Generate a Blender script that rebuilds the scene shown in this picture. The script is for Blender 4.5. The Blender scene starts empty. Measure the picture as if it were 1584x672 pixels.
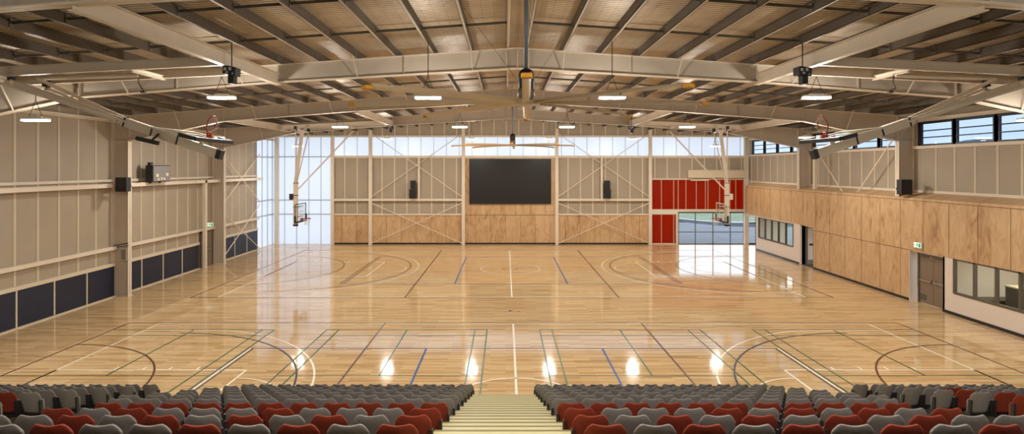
import bpy, bmesh, math, random
from mathutils import Vector, Matrix
random.seed(7)
S = bpy.context.scene
COL = S.collection
CX = 0.38            # centre line of the portal frames
CC = 0.30            # centre line of the courts
EYE = 6.18

# ------------------------------------------------------------------ materials
def srgb(r, g, b):
    f = lambda c: (c/255/12.92) if c/255 <= .04045 else ((c/255+.055)/1.055)**2.4
    return (f(r), f(g), f(b), 1)

def mat(name, col, rough=.6, metal=0, spec=.5, noise=None, bump=0, bscale=30):
    m = bpy.data.materials.new(name); m.use_nodes = True
    nt = m.node_tree; p = nt.nodes['Principled BSDF']
    p.inputs['Base Color'].default_value = col
    p.inputs['Roughness'].default_value = rough
    p.inputs['Metallic'].default_value = metal
    p.inputs['Specular IOR Level'].default_value = spec
    if noise:
        amt, sc = noise
        tc = nt.nodes.new('ShaderNodeTexCoord'); n = nt.nodes.new('ShaderNodeTexNoise')
        n.inputs['Scale'].default_value = sc; n.inputs['Detail'].default_value = 4
        nt.links.new(tc.outputs['Object'], n.inputs['Vector'])
        r = nt.nodes.new('ShaderNodeMapRange')
        r.inputs[1].default_value = .3; r.inputs[2].default_value = .7
        r.inputs[3].default_value = 1-amt; r.inputs[4].default_value = 1+amt
        nt.links.new(n.outputs['Fac'], r.inputs[0])
        mx = nt.nodes.new('ShaderNodeVectorMath'); mx.operation = 'SCALE'
        mx.inputs[0].default_value = col[:3]
        nt.links.new(r.outputs[0], mx.inputs['Scale'])
        nt.links.new(mx.outputs[0], p.inputs['Base Color'])
    if bump:
        tc = nt.nodes.new('ShaderNodeTexCoord'); n = nt.nodes.new('ShaderNodeTexNoise')
        n.inputs['Scale'].default_value = bscale
        nt.links.new(tc.outputs['Object'], n.inputs['Vector'])
        b = nt.nodes.new('ShaderNodeBump'); b.inputs['Strength'].default_value = bump
        b.inputs['Distance'].default_value = .01
        nt.links.new(n.outputs['Fac'], b.inputs['Height']); nt.links.new(b.outputs[0], p.inputs['Normal'])
    return m

def N(nt, t, **k):
    n = nt.nodes.new(t)
    for a, b in k.items(): setattr(n, a, b)
    return n

def emit(name, col, s):
    m = bpy.data.materials.new(name); m.use_nodes = True
    p = m.node_tree.nodes['Principled BSDF']
    p.inputs['Base Color'].default_value = col
    p.inputs['Emission Color'].default_value = col
    p.inputs['Emission Strength'].default_value = s
    return m

def translucent(name, col, clear=.0, rough=.35, gloss=.06):
    m = bpy.data.materials.new(name); m.use_nodes = True
    nt = m.node_tree; nt.nodes.remove(nt.nodes['Principled BSDF'])
    out = nt.nodes['Material Output']
    t = N(nt, 'ShaderNodeBsdfTranslucent'); t.inputs[0].default_value = col
    d = N(nt, 'ShaderNodeBsdfDiffuse'); d.inputs[0].default_value = col
    m1 = N(nt, 'ShaderNodeMixShader'); m1.inputs[0].default_value = .25
    nt.links.new(t.outputs[0], m1.inputs[1]); nt.links.new(d.outputs[0], m1.inputs[2])
    g = N(nt, 'ShaderNodeBsdfGlossy'); g.inputs['Roughness'].default_value = rough
    m2 = N(nt, 'ShaderNodeMixShader'); m2.inputs[0].default_value = gloss
    nt.links.new(m1.outputs[0], m2.inputs[1]); nt.links.new(g.outputs[0], m2.inputs[2])
    nt.links.new(m2.outputs[0], out.inputs[0])
    return m

def glass(name, tint, refl=1.0):
    m = bpy.data.materials.new(name); m.use_nodes = True
    nt = m.node_tree; nt.nodes.remove(nt.nodes['Principled BSDF'])
    out = nt.nodes['Material Output']
    t = N(nt, 'ShaderNodeBsdfTransparent'); t.inputs[0].default_value = tuple(c_**.5 for c_ in tint[:3])+(1,)
    g = N(nt, 'ShaderNodeBsdfGlossy'); g.inputs['Roughness'].default_value = .02
    f = N(nt, 'ShaderNodeFresnel'); f.inputs[0].default_value = 1.45
    mu = N(nt, 'ShaderNodeMath', operation='MULTIPLY'); mu.inputs[1].default_value = refl
    nt.links.new(f.outputs[0], mu.inputs[0])
    ge = N(nt, 'ShaderNodeNewGeometry'); fb = N(nt, 'ShaderNodeMath', operation='SUBTRACT'); fb.inputs[0].default_value = 1
    nt.links.new(ge.outputs['Backfacing'], fb.inputs[1])
    mb_ = N(nt, 'ShaderNodeMath', operation='MULTIPLY'); nt.links.new(mu.outputs[0], mb_.inputs[0]); nt.links.new(fb.outputs[0], mb_.inputs[1])
    mx = N(nt, 'ShaderNodeMixShader')
    nt.links.new(mb_.outputs[0], mx.inputs[0]); nt.links.new(t.outputs[0], mx.inputs[1]); nt.links.new(g.outputs[0], mx.inputs[2])
    nt.links.new(mx.outputs[0], out.inputs[0])
    return m

def floor_mat():
    m = bpy.data.materials.new('sprung_timber_floor'); m.use_nodes = True
    nt = m.node_tree; p = nt.nodes['Principled BSDF']
    tc = N(nt, 'ShaderNodeTexCoord')
    br = N(nt, 'ShaderNodeTexBrick')
    br.offset = .37; br.offset_frequency = 2
    br.inputs['Color1'].default_value = (0, 0, 0, 1); br.inputs['Color2'].default_value = (1, 1, 1, 1)
    br.inputs['Mortar'].default_value = (.25, .25, .25, 1)
    br.inputs['Scale'].default_value = 1; br.inputs['Mortar Size'].default_value = .0
    br.inputs['Brick Width'].default_value = 1.35; br.inputs['Row Height'].default_value = .09
    nt.links.new(tc.outputs['Object'], br.inputs['Vector'])
    mp = N(nt, 'ShaderNodeMapping'); mp.inputs['Scale'].default_value = (.6, 9, 1)
    nt.links.new(tc.outputs['Object'], mp.inputs[0])
    n = N(nt, 'ShaderNodeTexNoise'); n.inputs['Scale'].default_value = 1.6; n.inputs['Detail'].default_value = 5
    nt.links.new(mp.outputs[0], n.inputs['Vector'])
    mp2 = N(nt, 'ShaderNodeMapping'); mp2.inputs['Scale'].default_value = (.5, .9, 1)
    nt.links.new(tc.outputs['Object'], mp2.inputs[0])
    n2 = N(nt, 'ShaderNodeTexNoise'); n2.inputs['Scale'].default_value = .6
    nt.links.new(mp2.outputs[0], n2.inputs['Vector'])
    a = N(nt, 'ShaderNodeMath', operation='MULTIPLY_ADD'); a.inputs[1].default_value = .66
    nt.links.new(br.outputs['Color'], a.inputs[0])
    b = N(nt, 'ShaderNodeMath', operation='MULTIPLY'); b.inputs[1].default_value = .56
    nt.links.new(n.outputs['Fac'], b.inputs[0]); nt.links.new(b.outputs[0], a.inputs[2])
    c = N(nt, 'ShaderNodeMath', operation='MULTIPLY_ADD'); c.inputs[1].default_value = .12
    nt.links.new(n2.outputs['Fac'], c.inputs[0]); nt.links.new(a.outputs[0], c.inputs[2])
    cr = N(nt, 'ShaderNodeValToRGB')
    e = cr.color_ramp.elements
    e[0].position = .16; e[0].color = srgb(132, 94, 58)
    e[1].position = .9; e[1].color = srgb(212, 182, 136)
    k = e.new(.32); k.color = srgb(180, 142, 98)
    k = e.new(.55); k.color = srgb(198, 164, 116)
    nt.links.new(c.outputs[0], cr.inputs[0])
    nt.links.new(cr.outputs[0], p.inputs['Base Color'])
    p.inputs['Roughness'].default_value = FLOOR_ROUGH
    p.inputs['IOR'].default_value = 1.5
    bp = N(nt, 'ShaderNodeBump'); bp.inputs['Strength'].default_value = .014; bp.inputs['Distance'].default_value = .01
    mp3 = N(nt, 'ShaderNodeMapping'); mp3.inputs['Scale'].default_value = (.7, 6, 1)
    nt.links.new(tc.outputs['Object'], mp3.inputs[0])
    n3 = N(nt, 'ShaderNodeTexNoise'); n3.inputs['Scale'].default_value = 1.5
    nt.links.new(mp3.outputs[0], n3.inputs['Vector']); nt.links.new(n3.outputs['Fac'], bp.inputs['Height'])
    nt.links.new(bp.outputs[0], p.inputs['Normal'])
    return m
FLOOR_ROUGH = .075

def ply_mat(name, axis):
    """birch plywood sheets; grain runs up the wall, sheets 1.2 m wide along the given horizontal axis"""
    m = bpy.data.materials.new(name); m.use_nodes = True
    nt = m.node_tree; p = nt.nodes['Principled BSDF']
    tc = N(nt, 'ShaderNodeTexCoord'); sp = N(nt, 'ShaderNodeSeparateXYZ')
    nt.links.new(tc.outputs['Object'], sp.inputs[0])
    u = sp.outputs[axis]
    q = N(nt, 'ShaderNodeMath', operation='DIVIDE'); q.inputs[1].default_value = 1.2; nt.links.new(u, q.inputs[0])
    fl = N(nt, 'ShaderNodeMath', operation='FLOOR'); nt.links.new(q.outputs[0], fl.inputs[0])
    wn = N(nt, 'ShaderNodeTexWhiteNoise', noise_dimensions='1D'); nt.links.new(fl.outputs[0], wn.inputs['W'])
    cb = N(nt, 'ShaderNodeCombineXYZ')
    us = N(nt, 'ShaderNodeMath', operation='MULTIPLY'); us.inputs[1].default_value = 2.4; nt.links.new(u, us.inputs[0])
    zs = N(nt, 'ShaderNodeMath', operation='MULTIPLY'); zs.inputs[1].default_value = .75; nt.links.new(sp.outputs[2], zs.inputs[0])
    ws = N(nt, 'ShaderNodeMath', operation='MULTIPLY'); ws.inputs[1].default_value = 37; nt.links.new(wn.outputs[0], ws.inputs[0])
    nt.links.new(us.outputs[0], cb.inputs[0]); nt.links.new(zs.outputs[0], cb.inputs[1]); nt.links.new(ws.outputs[0], cb.inputs[2])
    n = N(nt, 'ShaderNodeTexNoise'); n.inputs['Scale'].default_value = 1.3; n.inputs['Detail'].default_value = 6; n.inputs['Distortion'].default_value = 1.4
    nt.links.new(cb.outputs[0], n.inputs['Vector'])
    a = N(nt, 'ShaderNodeMath', operation='MULTIPLY_ADD'); a.inputs[1].default_value = .18
    nt.links.new(wn.outputs[0], a.inputs[0]); nt.links.new(n.outputs['Fac'], a.inputs[2])
    cr = N(nt, 'ShaderNodeValToRGB'); e = cr.color_ramp.elements
    e[0].position = .30; e[0].color = srgb(158, 118, 78)
    e[1].position = .75; e[1].color = srgb(206, 174, 132)
    k = e.new(.44); k.color = srgb(188, 150, 108)
    nt.links.new(a.outputs[0], cr.inputs[0]); nt.links.new(cr.outputs[0], p.inputs['Base Color'])
    p.inputs['Roughness'].default_value = .45
    return m

def roof_mat():
    """foil faced blanket held up by wire mesh, seen between the purlins: close ribs across, wires along"""
    m = bpy.data.materials.new('roof_blanket_and_mesh'); m.use_nodes = True
    nt = m.node_tree; p = nt.nodes['Principled BSDF']
    tc = N(nt, 'ShaderNodeTexCoord'); sp = N(nt, 'ShaderNodeSeparateXYZ')
    nt.links.new(tc.outputs['Object'], sp.inputs[0])
    w = N(nt, 'ShaderNodeMath', operation='MULTIPLY'); w.inputs[1].default_value = 1/.145; nt.links.new(sp.outputs[1], w.inputs[0])
    fr = N(nt, 'ShaderNodeMath', operation='FRACT'); nt.links.new(w.outputs[0], fr.inputs[0])
    lt = N(nt, 'ShaderNodeMath', operation='LESS_THAN'); lt.inputs[1].default_value = .30; nt.links.new(fr.outputs[0], lt.inputs[0])
    w2 = N(nt, 'ShaderNodeMath', operation='MULTIPLY'); w2.inputs[1].default_value = 1/.30; nt.links.new(sp.outputs[0], w2.inputs[0])
    fr2 = N(nt, 'ShaderNodeMath', operation='FRACT'); nt.links.new(w2.outputs[0], fr2.inputs[0])
    lt2 = N(nt, 'ShaderNodeMath', operation='LESS_THAN'); lt2.inputs[1].default_value = .025; nt.links.new(fr2.outputs[0], lt2.inputs[0])
    mxm = N(nt, 'ShaderNodeMath', operation='MAXIMUM'); nt.links.new(lt.outputs[0], mxm.inputs[0]); nt.links.new(lt2.outputs[0], mxm.inputs[1])
    n = N(nt, 'ShaderNodeTexNoise'); n.inputs['Scale'].default_value = .9; n.inputs['Detail'].default_value = 4
    nt.links.new(tc.outputs['Object'], n.inputs['Vector'])
    cr = N(nt, 'ShaderNodeValToRGB'); e = cr.color_ramp.elements
    e[0].position = .3; e[0].color = srgb(176, 158, 132); e[1].position = .72; e[1].color = srgb(214, 198, 172)
    nt.links.new(n.outputs['Fac'], cr.inputs[0])
    mx = N(nt, 'ShaderNodeMix', data_type='RGBA'); 
    nt.links.new(mxm.outputs[0], mx.inputs[0]); nt.links.new(cr.outputs[0], mx.inputs[6]); mx.inputs[7].default_value = srgb(118, 92, 64)
    nt.links.new(mx.outputs[2], p.inputs['Base Color'])
    p.inputs['Metallic'].default_value = .2; p.inputs['Roughness'].default_value = .45
    n2 = N(nt, 'ShaderNodeTexNoise'); n2.inputs['Scale'].default_value = 2.5
    nt.links.new(tc.outputs['Object'], n2.inputs['Vector'])
    b = N(nt, 'ShaderNodeBump'); b.inputs['Strength'].default_value = .5; b.inputs['Distance'].default_value = .06
    nt.links.new(n2.outputs['Fac'], b.inputs['Height']); nt.links.new(b.outputs[0], p.inputs['Normal'])
    return m

M = {}
M['floor'] = floor_mat()
M['roof'] = roof_mat()
M['ply_x'] = ply_mat('birch_plywood_end_wall', 0)
M['ply_y'] = ply_mat('birch_plywood_side_wall', 1)
M['steel'] = mat('cream_painted_steel', srgb(222, 208, 188), .5, noise=(.04, 1.5))
M['web'] = mat('grey_beige_steel_web', srgb(192, 178, 160), .55, noise=(.04, 1.2))
M['galv'] = mat('galvanised_purlin_steel', srgb(98, 88, 76), .5, .25, noise=(.12, 2))
M['bridge'] = mat('grey_bridging_strip', srgb(112, 108, 98), .5, .3)
M['panel'] = mat('beige_wall_panel', srgb(166, 152, 132), .6, noise=(.04, .8))
M['batten'] = mat('pale_panel_joint', srgb(214, 200, 176), .5)
M['poly'] = translucent('opal_polycarbonate', (.92, .95, 1, 1))
M['red_poly'] = translucent('red_polycarbonate', (.46, .034, .003, 1), gloss=.03, rough=.2)
M['mull'] = mat('pale_grey_mullion', srgb(192, 196, 204), .4, .2)
M['mull_warm'] = mat('cream_mullion', srgb(208, 160, 130), .5)
M['alu'] = mat('grey_aluminium', srgb(112, 118, 128), .4, .5)
M['black'] = mat('matt_black', (.012, .012, .013, 1), .5)
M['rubber'] = mat('black_skirting', (.015, .014, .013, 1), .4)
M['screen'] = mat('blank_led_screen', srgb(40, 37, 38), .35, spec=.3)
M['navy'] = mat('navy_padding', srgb(24, 31, 52), .5, noise=(.18, 2.5))
M['white_wall'] = mat('off_white_plasterboard', srgb(222, 208, 196), .6)
M['bronze'] = mat('bronze_grey_door', srgb(134, 116, 98), .45, .2)
M['bronze_dark'] = mat('dark_bronze_frame', srgb(98, 88, 76), .45, .2)
M['chrome'] = mat('brushed_metal', srgb(180, 178, 172), .3, .8)
M['win_frame'] = mat('dark_window_frame', srgb(34, 38, 48), .4, .2)
M['glass_tint'] = glass('tinted_glass', (.27, .33, .40, 1))
M['glass'] = glass('clear_glass', (.80, .86, .90, 1))
M['glass_room'] = glass('room_glass', (.84, .90, .84, 1), .8)
M['seat_grey'] = mat('grey_seat_fabric', srgb(132, 126, 120), .75, noise=(.06, 40), bump=.15, bscale=300)
M['seat_red'] = mat('rust_red_seat_fabric', srgb(134, 46, 20), .75, noise=(.06, 40), bump=.15, bscale=300)
M['seat_dark'] = mat('black_seat_bracket', (.02, .018, .017, 1), .5)
M['tread'] = mat('dark_platform', srgb(70, 60, 50), .7)
M['step'] = mat('pale_yellow_step', srgb(216, 206, 158), .5, noise=(.04, 3))
M['nosing'] = mat('step_nosing', srgb(140, 128, 84), .5)
M['white_line'] = mat('white_line_paint', srgb(242, 232, 214), .3)
M['brown_line'] = mat('brown_line_paint', srgb(84, 38, 20), .3)
M['navy_line'] = mat('navy_line_paint', srgb(26, 28, 44), .3)
M['blue_line'] = mat('blue_line_paint', srgb(16, 70, 150), .3)
M['green_line'] = mat('green_line_paint', srgb(26, 84, 34), .3)
M['lamp'] = emit('lamp_diffuser', (1, .96, .88, 1), 6)
M['lamp_body'] = mat('white_lamp_body', srgb(225, 225, 220), .4)
M['cable'] = mat('dark_cable', srgb(62, 54, 46), .5)
M['orange'] = mat('orange_rim_paint', srgb(168, 62, 32), .4)
M['net'] = mat('white_net_cord', srgb(225, 215, 200), .8)
M['gold'] = mat('golden_yellow_plastic', srgb(218, 160, 40), .4)
M['tip'] = mat('orange_winglet', srgb(214, 150, 42), .45)
M['blade'] = mat('anodised_fan_blade', srgb(222, 202, 172), .4, .25)
M['mast'] = mat('grey_blue_mast', srgb(128, 142, 150), .45, .2)
M['padding'] = mat('black_board_padding', (.015, .016, .018, 1), .55)
M['board'] = glass('backboard_acrylic', (.86, .90, .88, 1), 1)
M['sign'] = emit('lit_sign_white', srgb(225, 250, 235), .45)
M['sign_green'] = emit('lit_sign_green', srgb(20, 140, 90), .25)
M['grass'] = mat('mown_grass', srgb(112, 122, 92), .9, noise=(.2, .3))
M['asphalt'] = mat('asphalt', srgb(64, 66, 70), .95, spec=.15, noise=(.1, 1))
M['concrete'] = mat('pale_concrete', srgb(116, 118, 120), .9, spec=.2, noise=(.06, .5))
M['kerb'] = mat('white_kerb', srgb(170, 168, 165), .7)
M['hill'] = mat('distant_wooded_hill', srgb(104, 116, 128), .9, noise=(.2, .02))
M['tree'] = mat('tree_leaf', srgb(70, 90, 52), .9, noise=(.3, 1))
M['bark'] = mat('tree_bark', srgb(96, 80, 64), .9)
M['joint'] = mat('dark_panel_joint', srgb(96, 62, 34), .8)  # even dark brown for the joint lines between plywood sheets
M['grey_box'] = mat('scoreboard_face', srgb(128, 122, 118), .4, .1)
M['carpet'] = mat('dark_room_joinery', srgb(74, 72, 66), .7)
M['fascia'] = mat('cream_bulkhead', srgb(214, 198, 170), .6)

# ------------------------------------------------------------------ geometry helpers
ORG = {}
def org(o): return ORG.get(o.name, Vector((0, 0, 0))) if o else Vector((0, 0, 0))

class MB:
    def __init__(s): s.v = []; s.f = []; s.m = []
    def add(s, vs, fs, m=0):
        b = len(s.v); s.v += [tuple(v) for v in vs]
        s.f += [tuple(b+i for i in f) for f in fs]; s.m += [m]*len(fs); return s
    def box(s, x0, x1, y0, y1, z0, z1, m=0):
        x0, x1 = sorted((x0, x1)); y0, y1 = sorted((y0, y1)); z0, z1 = sorted((z0, z1))
        vs = [(x0,y0,z0),(x1,y0,z0),(x1,y1,z0),(x0,y1,z0),(x0,y0,z1),(x1,y0,z1),(x1,y1,z1),(x0,y1,z1)]
        return s.add(vs, [(0,3,2,1),(4,5,6,7),(0,1,5,4),(1,2,6,5),(2,3,7,6),(3,0,4,7)], m)
    def bar(s, p, q, w, h=None, up=(0,0,1), m=0):
        p = Vector(p); q = Vector(q); d = (q-p).normalized(); u = Vector(up)
        if abs(d.dot(u)) > .98: u = Vector((0,1,0))
        r = d.cross(u).normalized(); u = r.cross(d); h = h or w
        c = [(-w/2,-h/2),(w/2,-h/2),(w/2,h/2),(-w/2,h/2)]
        vs = [p+r*a+u*b for a, b in c]+[q+r*a+u*b for a, b in c]
        return s.add(vs, [(0,1,2,3),(7,6,5,4),(0,4,5,1),(1,5,6,2),(2,6,7,3),(3,7,4,0)], m)
    def tube(s, pts, r, n=8, m=0, closed=False):
        pts = [Vector(p) for p in pts]; rings = []
        k = len(pts)
        for i, p in enumerate(pts):
            if closed: d = pts[(i+1) % k]-pts[i-1]
            else: d = pts[min(i+1, k-1)]-pts[max(i-1, 0)]
            d.normalize(); u = Vector((0,0,1)) if abs(d.z) < .95 else Vector((0,1,0))
            a = d.cross(u).normalized(); b = a.cross(d)
            rr = r[i] if isinstance(r, (list, tuple)) else r
            rings.append([p+a*math.cos(t)*rr+b*math.sin(t)*rr for t in [2*math.pi*j/n for j in range(n)]])
        vs = [v for g in rings for v in g]; fs = []
        for i in range(k if closed else k-1):
            for j in range(n):
                A = i*n; B = ((i+1) % k)*n
                fs.append((A+j, A+(j+1) % n, B+(j+1) % n, B+j))
        if not closed: fs += [tuple(range(n))[::-1], tuple((k-1)*n+j for j in range(n))]
        return s.add(vs, fs, m)
    def prism(s, poly, axis, a, b, m=0):
        """poly of 2-D points extruded along axis from a to b (axis 'x': (y,z); 'y': (x,z); 'z': (x,y))"""
        f = {'x': lambda p, t: (t, p[0], p[1]), 'y': lambda p, t: (p[0], t, p[1]), 'z': lambda p, t: (p[0], p[1], t)}[axis]
        n = len(poly); vs = [f(p, a) for p in poly]+[f(p, b) for p in poly]
        fs = [tuple(range(n)), tuple(range(2*n-1, n-1, -1))]+[(i, i+n, (i+1) % n+n, (i+1) % n) for i in range(n)]
        return s.add(vs, fs, m)
    def lathe(s, prof, c, n=20, m=0, axis='z'):
        vs = []; fs = []; c = Vector(c)
        for r, z in prof:
            for j in range(n):
                t = 2*math.pi*j/n
                q = (r*math.cos(t), r*math.sin(t), z)
                if axis == 'y': q = (q[0], q[2], q[1])
                if axis == 'x': q = (q[2], q[0], q[1])
                vs.append(c+Vector(q))
        for i in range(len(prof)-1):
            for j in range(n): fs.append((i*n+j, i*n+(j+1) % n, (i+1)*n+(j+1) % n, (i+1)*n+j))
        fs += [tuple(range(n))[::-1], tuple((len(prof)-1)*n+j for j in range(n))]
        return s.add(vs, fs, m)
    def xform(s, fn): s.v = [tuple(fn(Vector(v))) for v in s.v]; return s
    def mesh(s, name, mats, smooth=False, origin=Vector((0,0,0)), bevel=0):
        me = bpy.data.meshes.new(name)
        me.from_pydata([tuple(Vector(v)-origin) for v in s.v], [], s.f)
        mats = mats if isinstance(mats, (list, tuple)) else [mats]
        for k in mats: me.materials.append(M[k] if isinstance(k, str) else k)
        for p, i in zip(me.polygons, s.m): p.material_index = i
        bm = bmesh.new(); bm.from_mesh(me)
        bmesh.ops.recalc_face_normals(bm, faces=bm.faces)
        if bevel: bmesh.ops.bevel(bm, geom=[e for e in bm.edges if e.calc_length() > bevel*2.2], offset=bevel, segments=2, affect='EDGES', profile=.5)
        bm.to_mesh(me); bm.free()
        if smooth:
            for p in me.polygons: p.use_smooth = True
        return me
    def build(s, name, mats, parent=None, smooth=False, loc=None, kind=None, bevel=0):
        o0 = org(parent) if parent else Vector(loc or (0,0,0))
        me = s.mesh(name, mats, smooth, o0, bevel)
        o = bpy.data.objects.new(name, me); COL.objects.link(o)
        if parent: o.parent = parent
        else: o.location = o0
        ORG[o.name] = Vector(o0)
        if kind: o['kind'] = kind
        return o

def struct(name, mb, mats, parent=None, **k):
    return mb.build(name, mats, parent, kind=None if parent else 'structure', **k)
def empty(name, loc, kind=None):
    o = bpy.data.objects.new(name, None); COL.objects.link(o); o.location = loc
    o.empty_display_size = .2; ORG[o.name] = Vector(loc)
    if kind: o['kind'] = kind
    return o
def tag(o, label, cat, group=None):
    o['label'] = label; o['category'] = cat
    if group: o['group'] = group
    return o
def thing(name, loc, label, cat, group=None): return tag(empty(name, loc), label, cat, group)

# ------------------------------------------------------------------ setting: floor
WL, WR, YB, YF = -18.8, 19.6, 45.1, -7.0
struct_floor = struct('floor', MB().box(WL-.3, 21.2, YF-.3, YB+.02, -.12, 0), 'floor')

def ring_pts(cx, cy, r0, r1, a0, a1, n=64):
    o = []; 
    for i in range(n+1):
        t = a0+(a1-a0)*i/n; o.append((cx+r0*math.cos(t), cy+r0*math.sin(t), cx+r1*math.cos(t), cy+r1*math.sin(t)))
    return o
class Lines(MB):
    z = .004
    def seg(s, x0, y0, x1, y1, w=.05):
        w *= 1.15
        if abs(x1-x0) > abs(y1-y0): return s.box(min(x0,x1), max(x0,x1), y0-w/2, y0+w/2, 0.0005, s.z)
        return s.box(x0-w/2, x0+w/2, min(y0,y1), max(y0,y1), 0.0005, s.z)
    def arc(s, cx, cy, r, a0, a1, w=.05, n=72):
        P = ring_pts(cx, cy, r-w/2, r+w/2, a0, a1, n)
        vs = []; fs = []
        for p in P: vs += [(p[0], p[1], s.z), (p[2], p[3], s.z)]
        for i in range(n): fs.append((2*i, 2*i+1, 2*i+3, 2*i+2))
        return s.add(vs, fs)
    def rect(s, x0, x1, y0, y1, w=.05):
        s.seg(x0, y0, x1, y0, w); s.seg(x0, y1, x1, y1, w); s.seg(x0, y0, x0, y1, w); s.seg(x1, y0, x1, y1, w); return s
PI = math.pi
FAR, NEAR = 34.15, 14.6
for cy, near in ((FAR, False), (NEAR, True)):
    x = CC
    for w_, (mname, lname) in (('white', ('white_line', 'white_basketball_line')),):
        L = Lines(); L.z = .0046
        L.rect(x-14, x+14, cy-7.5, cy+7.5); L.seg(x, cy-7.5, x, cy+7.5, .06)
        L.arc(x, cy, 1.8, 0, 2*PI)
        for sgn in (-1, 1):
            if near: L.seg(x+9*sgn, cy-4.5, x+9*sgn, cy+4.5, .045)
            bx = x+14*sgn; hx = bx-1.575*sgn
            L.rect(min(bx, bx-5.8*sgn), max(bx, bx-5.8*sgn), cy-2.45, cy+2.45)
            L.arc(bx-5.8*sgn, cy, 1.8, PI/2 if sgn > 0 else -PI/2, 3*PI/2 if sgn > 0 else PI/2)
            a = math.asin(6.6/6.75)
            L.arc(hx, cy, 6.75, (PI-a) if sgn > 0 else -a, (PI+a) if sgn > 0 else a, .06)
            for q in (-6.6, 6.6): L.seg(bx, cy+q, hx-math.cos(a)*6.75*sgn, cy+q)
            for q in (-2.6, 2.6):
                for d_ in (1.75, 2.6, 3.4, 4.25): L.seg(bx-d_*sgn, cy+q-.1, bx-d_*sgn, cy+q+.1)
            L.arc(hx, cy, 1.25, PI/2 if sgn > 0 else -PI/2, 3*PI/2 if sgn > 0 else PI/2)
        struct(lname, L, mname, struct_floor)
    L = Lines(); L.z = .0052
    L.rect(x-15.25, x+15.25, cy-7.62, cy+7.62)
    for q in (-5.08, 5.08): L.seg(x+q, cy-7.62, x+q, cy+7.62, .055)
    for sgn in (-1, 1): L.arc(x+15.25*sgn, cy, 4.9, PI/2 if sgn > 0 else -PI/2, 3*PI/2 if sgn > 0 else PI/2, .06)
    L.arc(x, cy, .45, 0, 2*PI)
    struct('brown_netball_line', L, 'brown_line', struct_floor)
    L = Lines(); L.z = .0058
    for sgn in (-1, 1):
        hx = x+(14-1.575)*sgn
        L.arc(hx, cy, 6.25, PI/2 if sgn > 0 else -PI/2, 3*PI/2 if sgn > 0 else PI/2, .06)
        L.seg(x+9*sgn+.09, cy-4.5, x+9*sgn+.09, cy+4.5, .05); L.seg(x+9*sgn-.09, cy-4.5, x+9*sgn-.09, cy+4.5, .05)
    struct('navy_arc_line', L, 'navy_line' if near else 'brown_line', struct_floor)
    L = Lines(); L.z = .0064
    for q in (-3, 3): L.seg(x+q, cy-4.5, x+q, cy+4.5, .055)
    L.seg(x-9, cy+4.5, x+9, cy+4.5, .03); L.seg(x-9, cy-4.5, x+9, cy-4.5, .03)
    struct('blue_volleyball_line', L, 'blue_line', struct_floor)
L = Lines(); L.z = .007
for c0 in (-12.15, -4.05, 4.05, 12.15):
    c = CC+c0
    for q in (-3.05, -2.59, 2.59, 3.05):
        if abs(c0+q) < 14: L.seg(c+q, NEAR-6.7, c+q, NEAR+6.7, .04)
    for sg in (-1, 1):
        L.seg(c, NEAR+1.98*sg, c, NEAR+6.7*sg, .04)
        for q in (1.98, 5.94, 6.7): L.seg(c-3.05, NEAR+q*sg, c+3.05, NEAR+q*sg, .025)
struct('green_badminton_line', L, 'green_line', struct_floor)
struct('dark_floor_socket', MB().lathe([(.09, .001), (.09, .006)], (CC-.1, 24.1, 0), 16).lathe([(.05, .001), (.05, .006)], (CC+.25, 24.0, 0), 12), 'brown_line', struct_floor)

# ------------------------------------------------------------------ setting: roof
def roof_z(x): return 10.24-.07*abs(x-CX)
for side in (-1, 1):
    a = CX; b = WL-.3 if side < 0 else WR+.3
    mb = MB()
    vs = [(a, YF-.3, roof_z(a)), (b, YF-.3, roof_z(b)), (b, YB+.3, roof_z(b)), (a, YB+.3, roof_z(a))]
    mb.add(vs+[(v[0], v[1], v[2]+.12) for v in vs], [(0,1,2,3),(7,6,5,4),(0,4,5,1),(1,5,6,2),(2,6,7,3),(3,7,4,0)])
    struct('ceiling', mb, 'roof')

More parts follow.
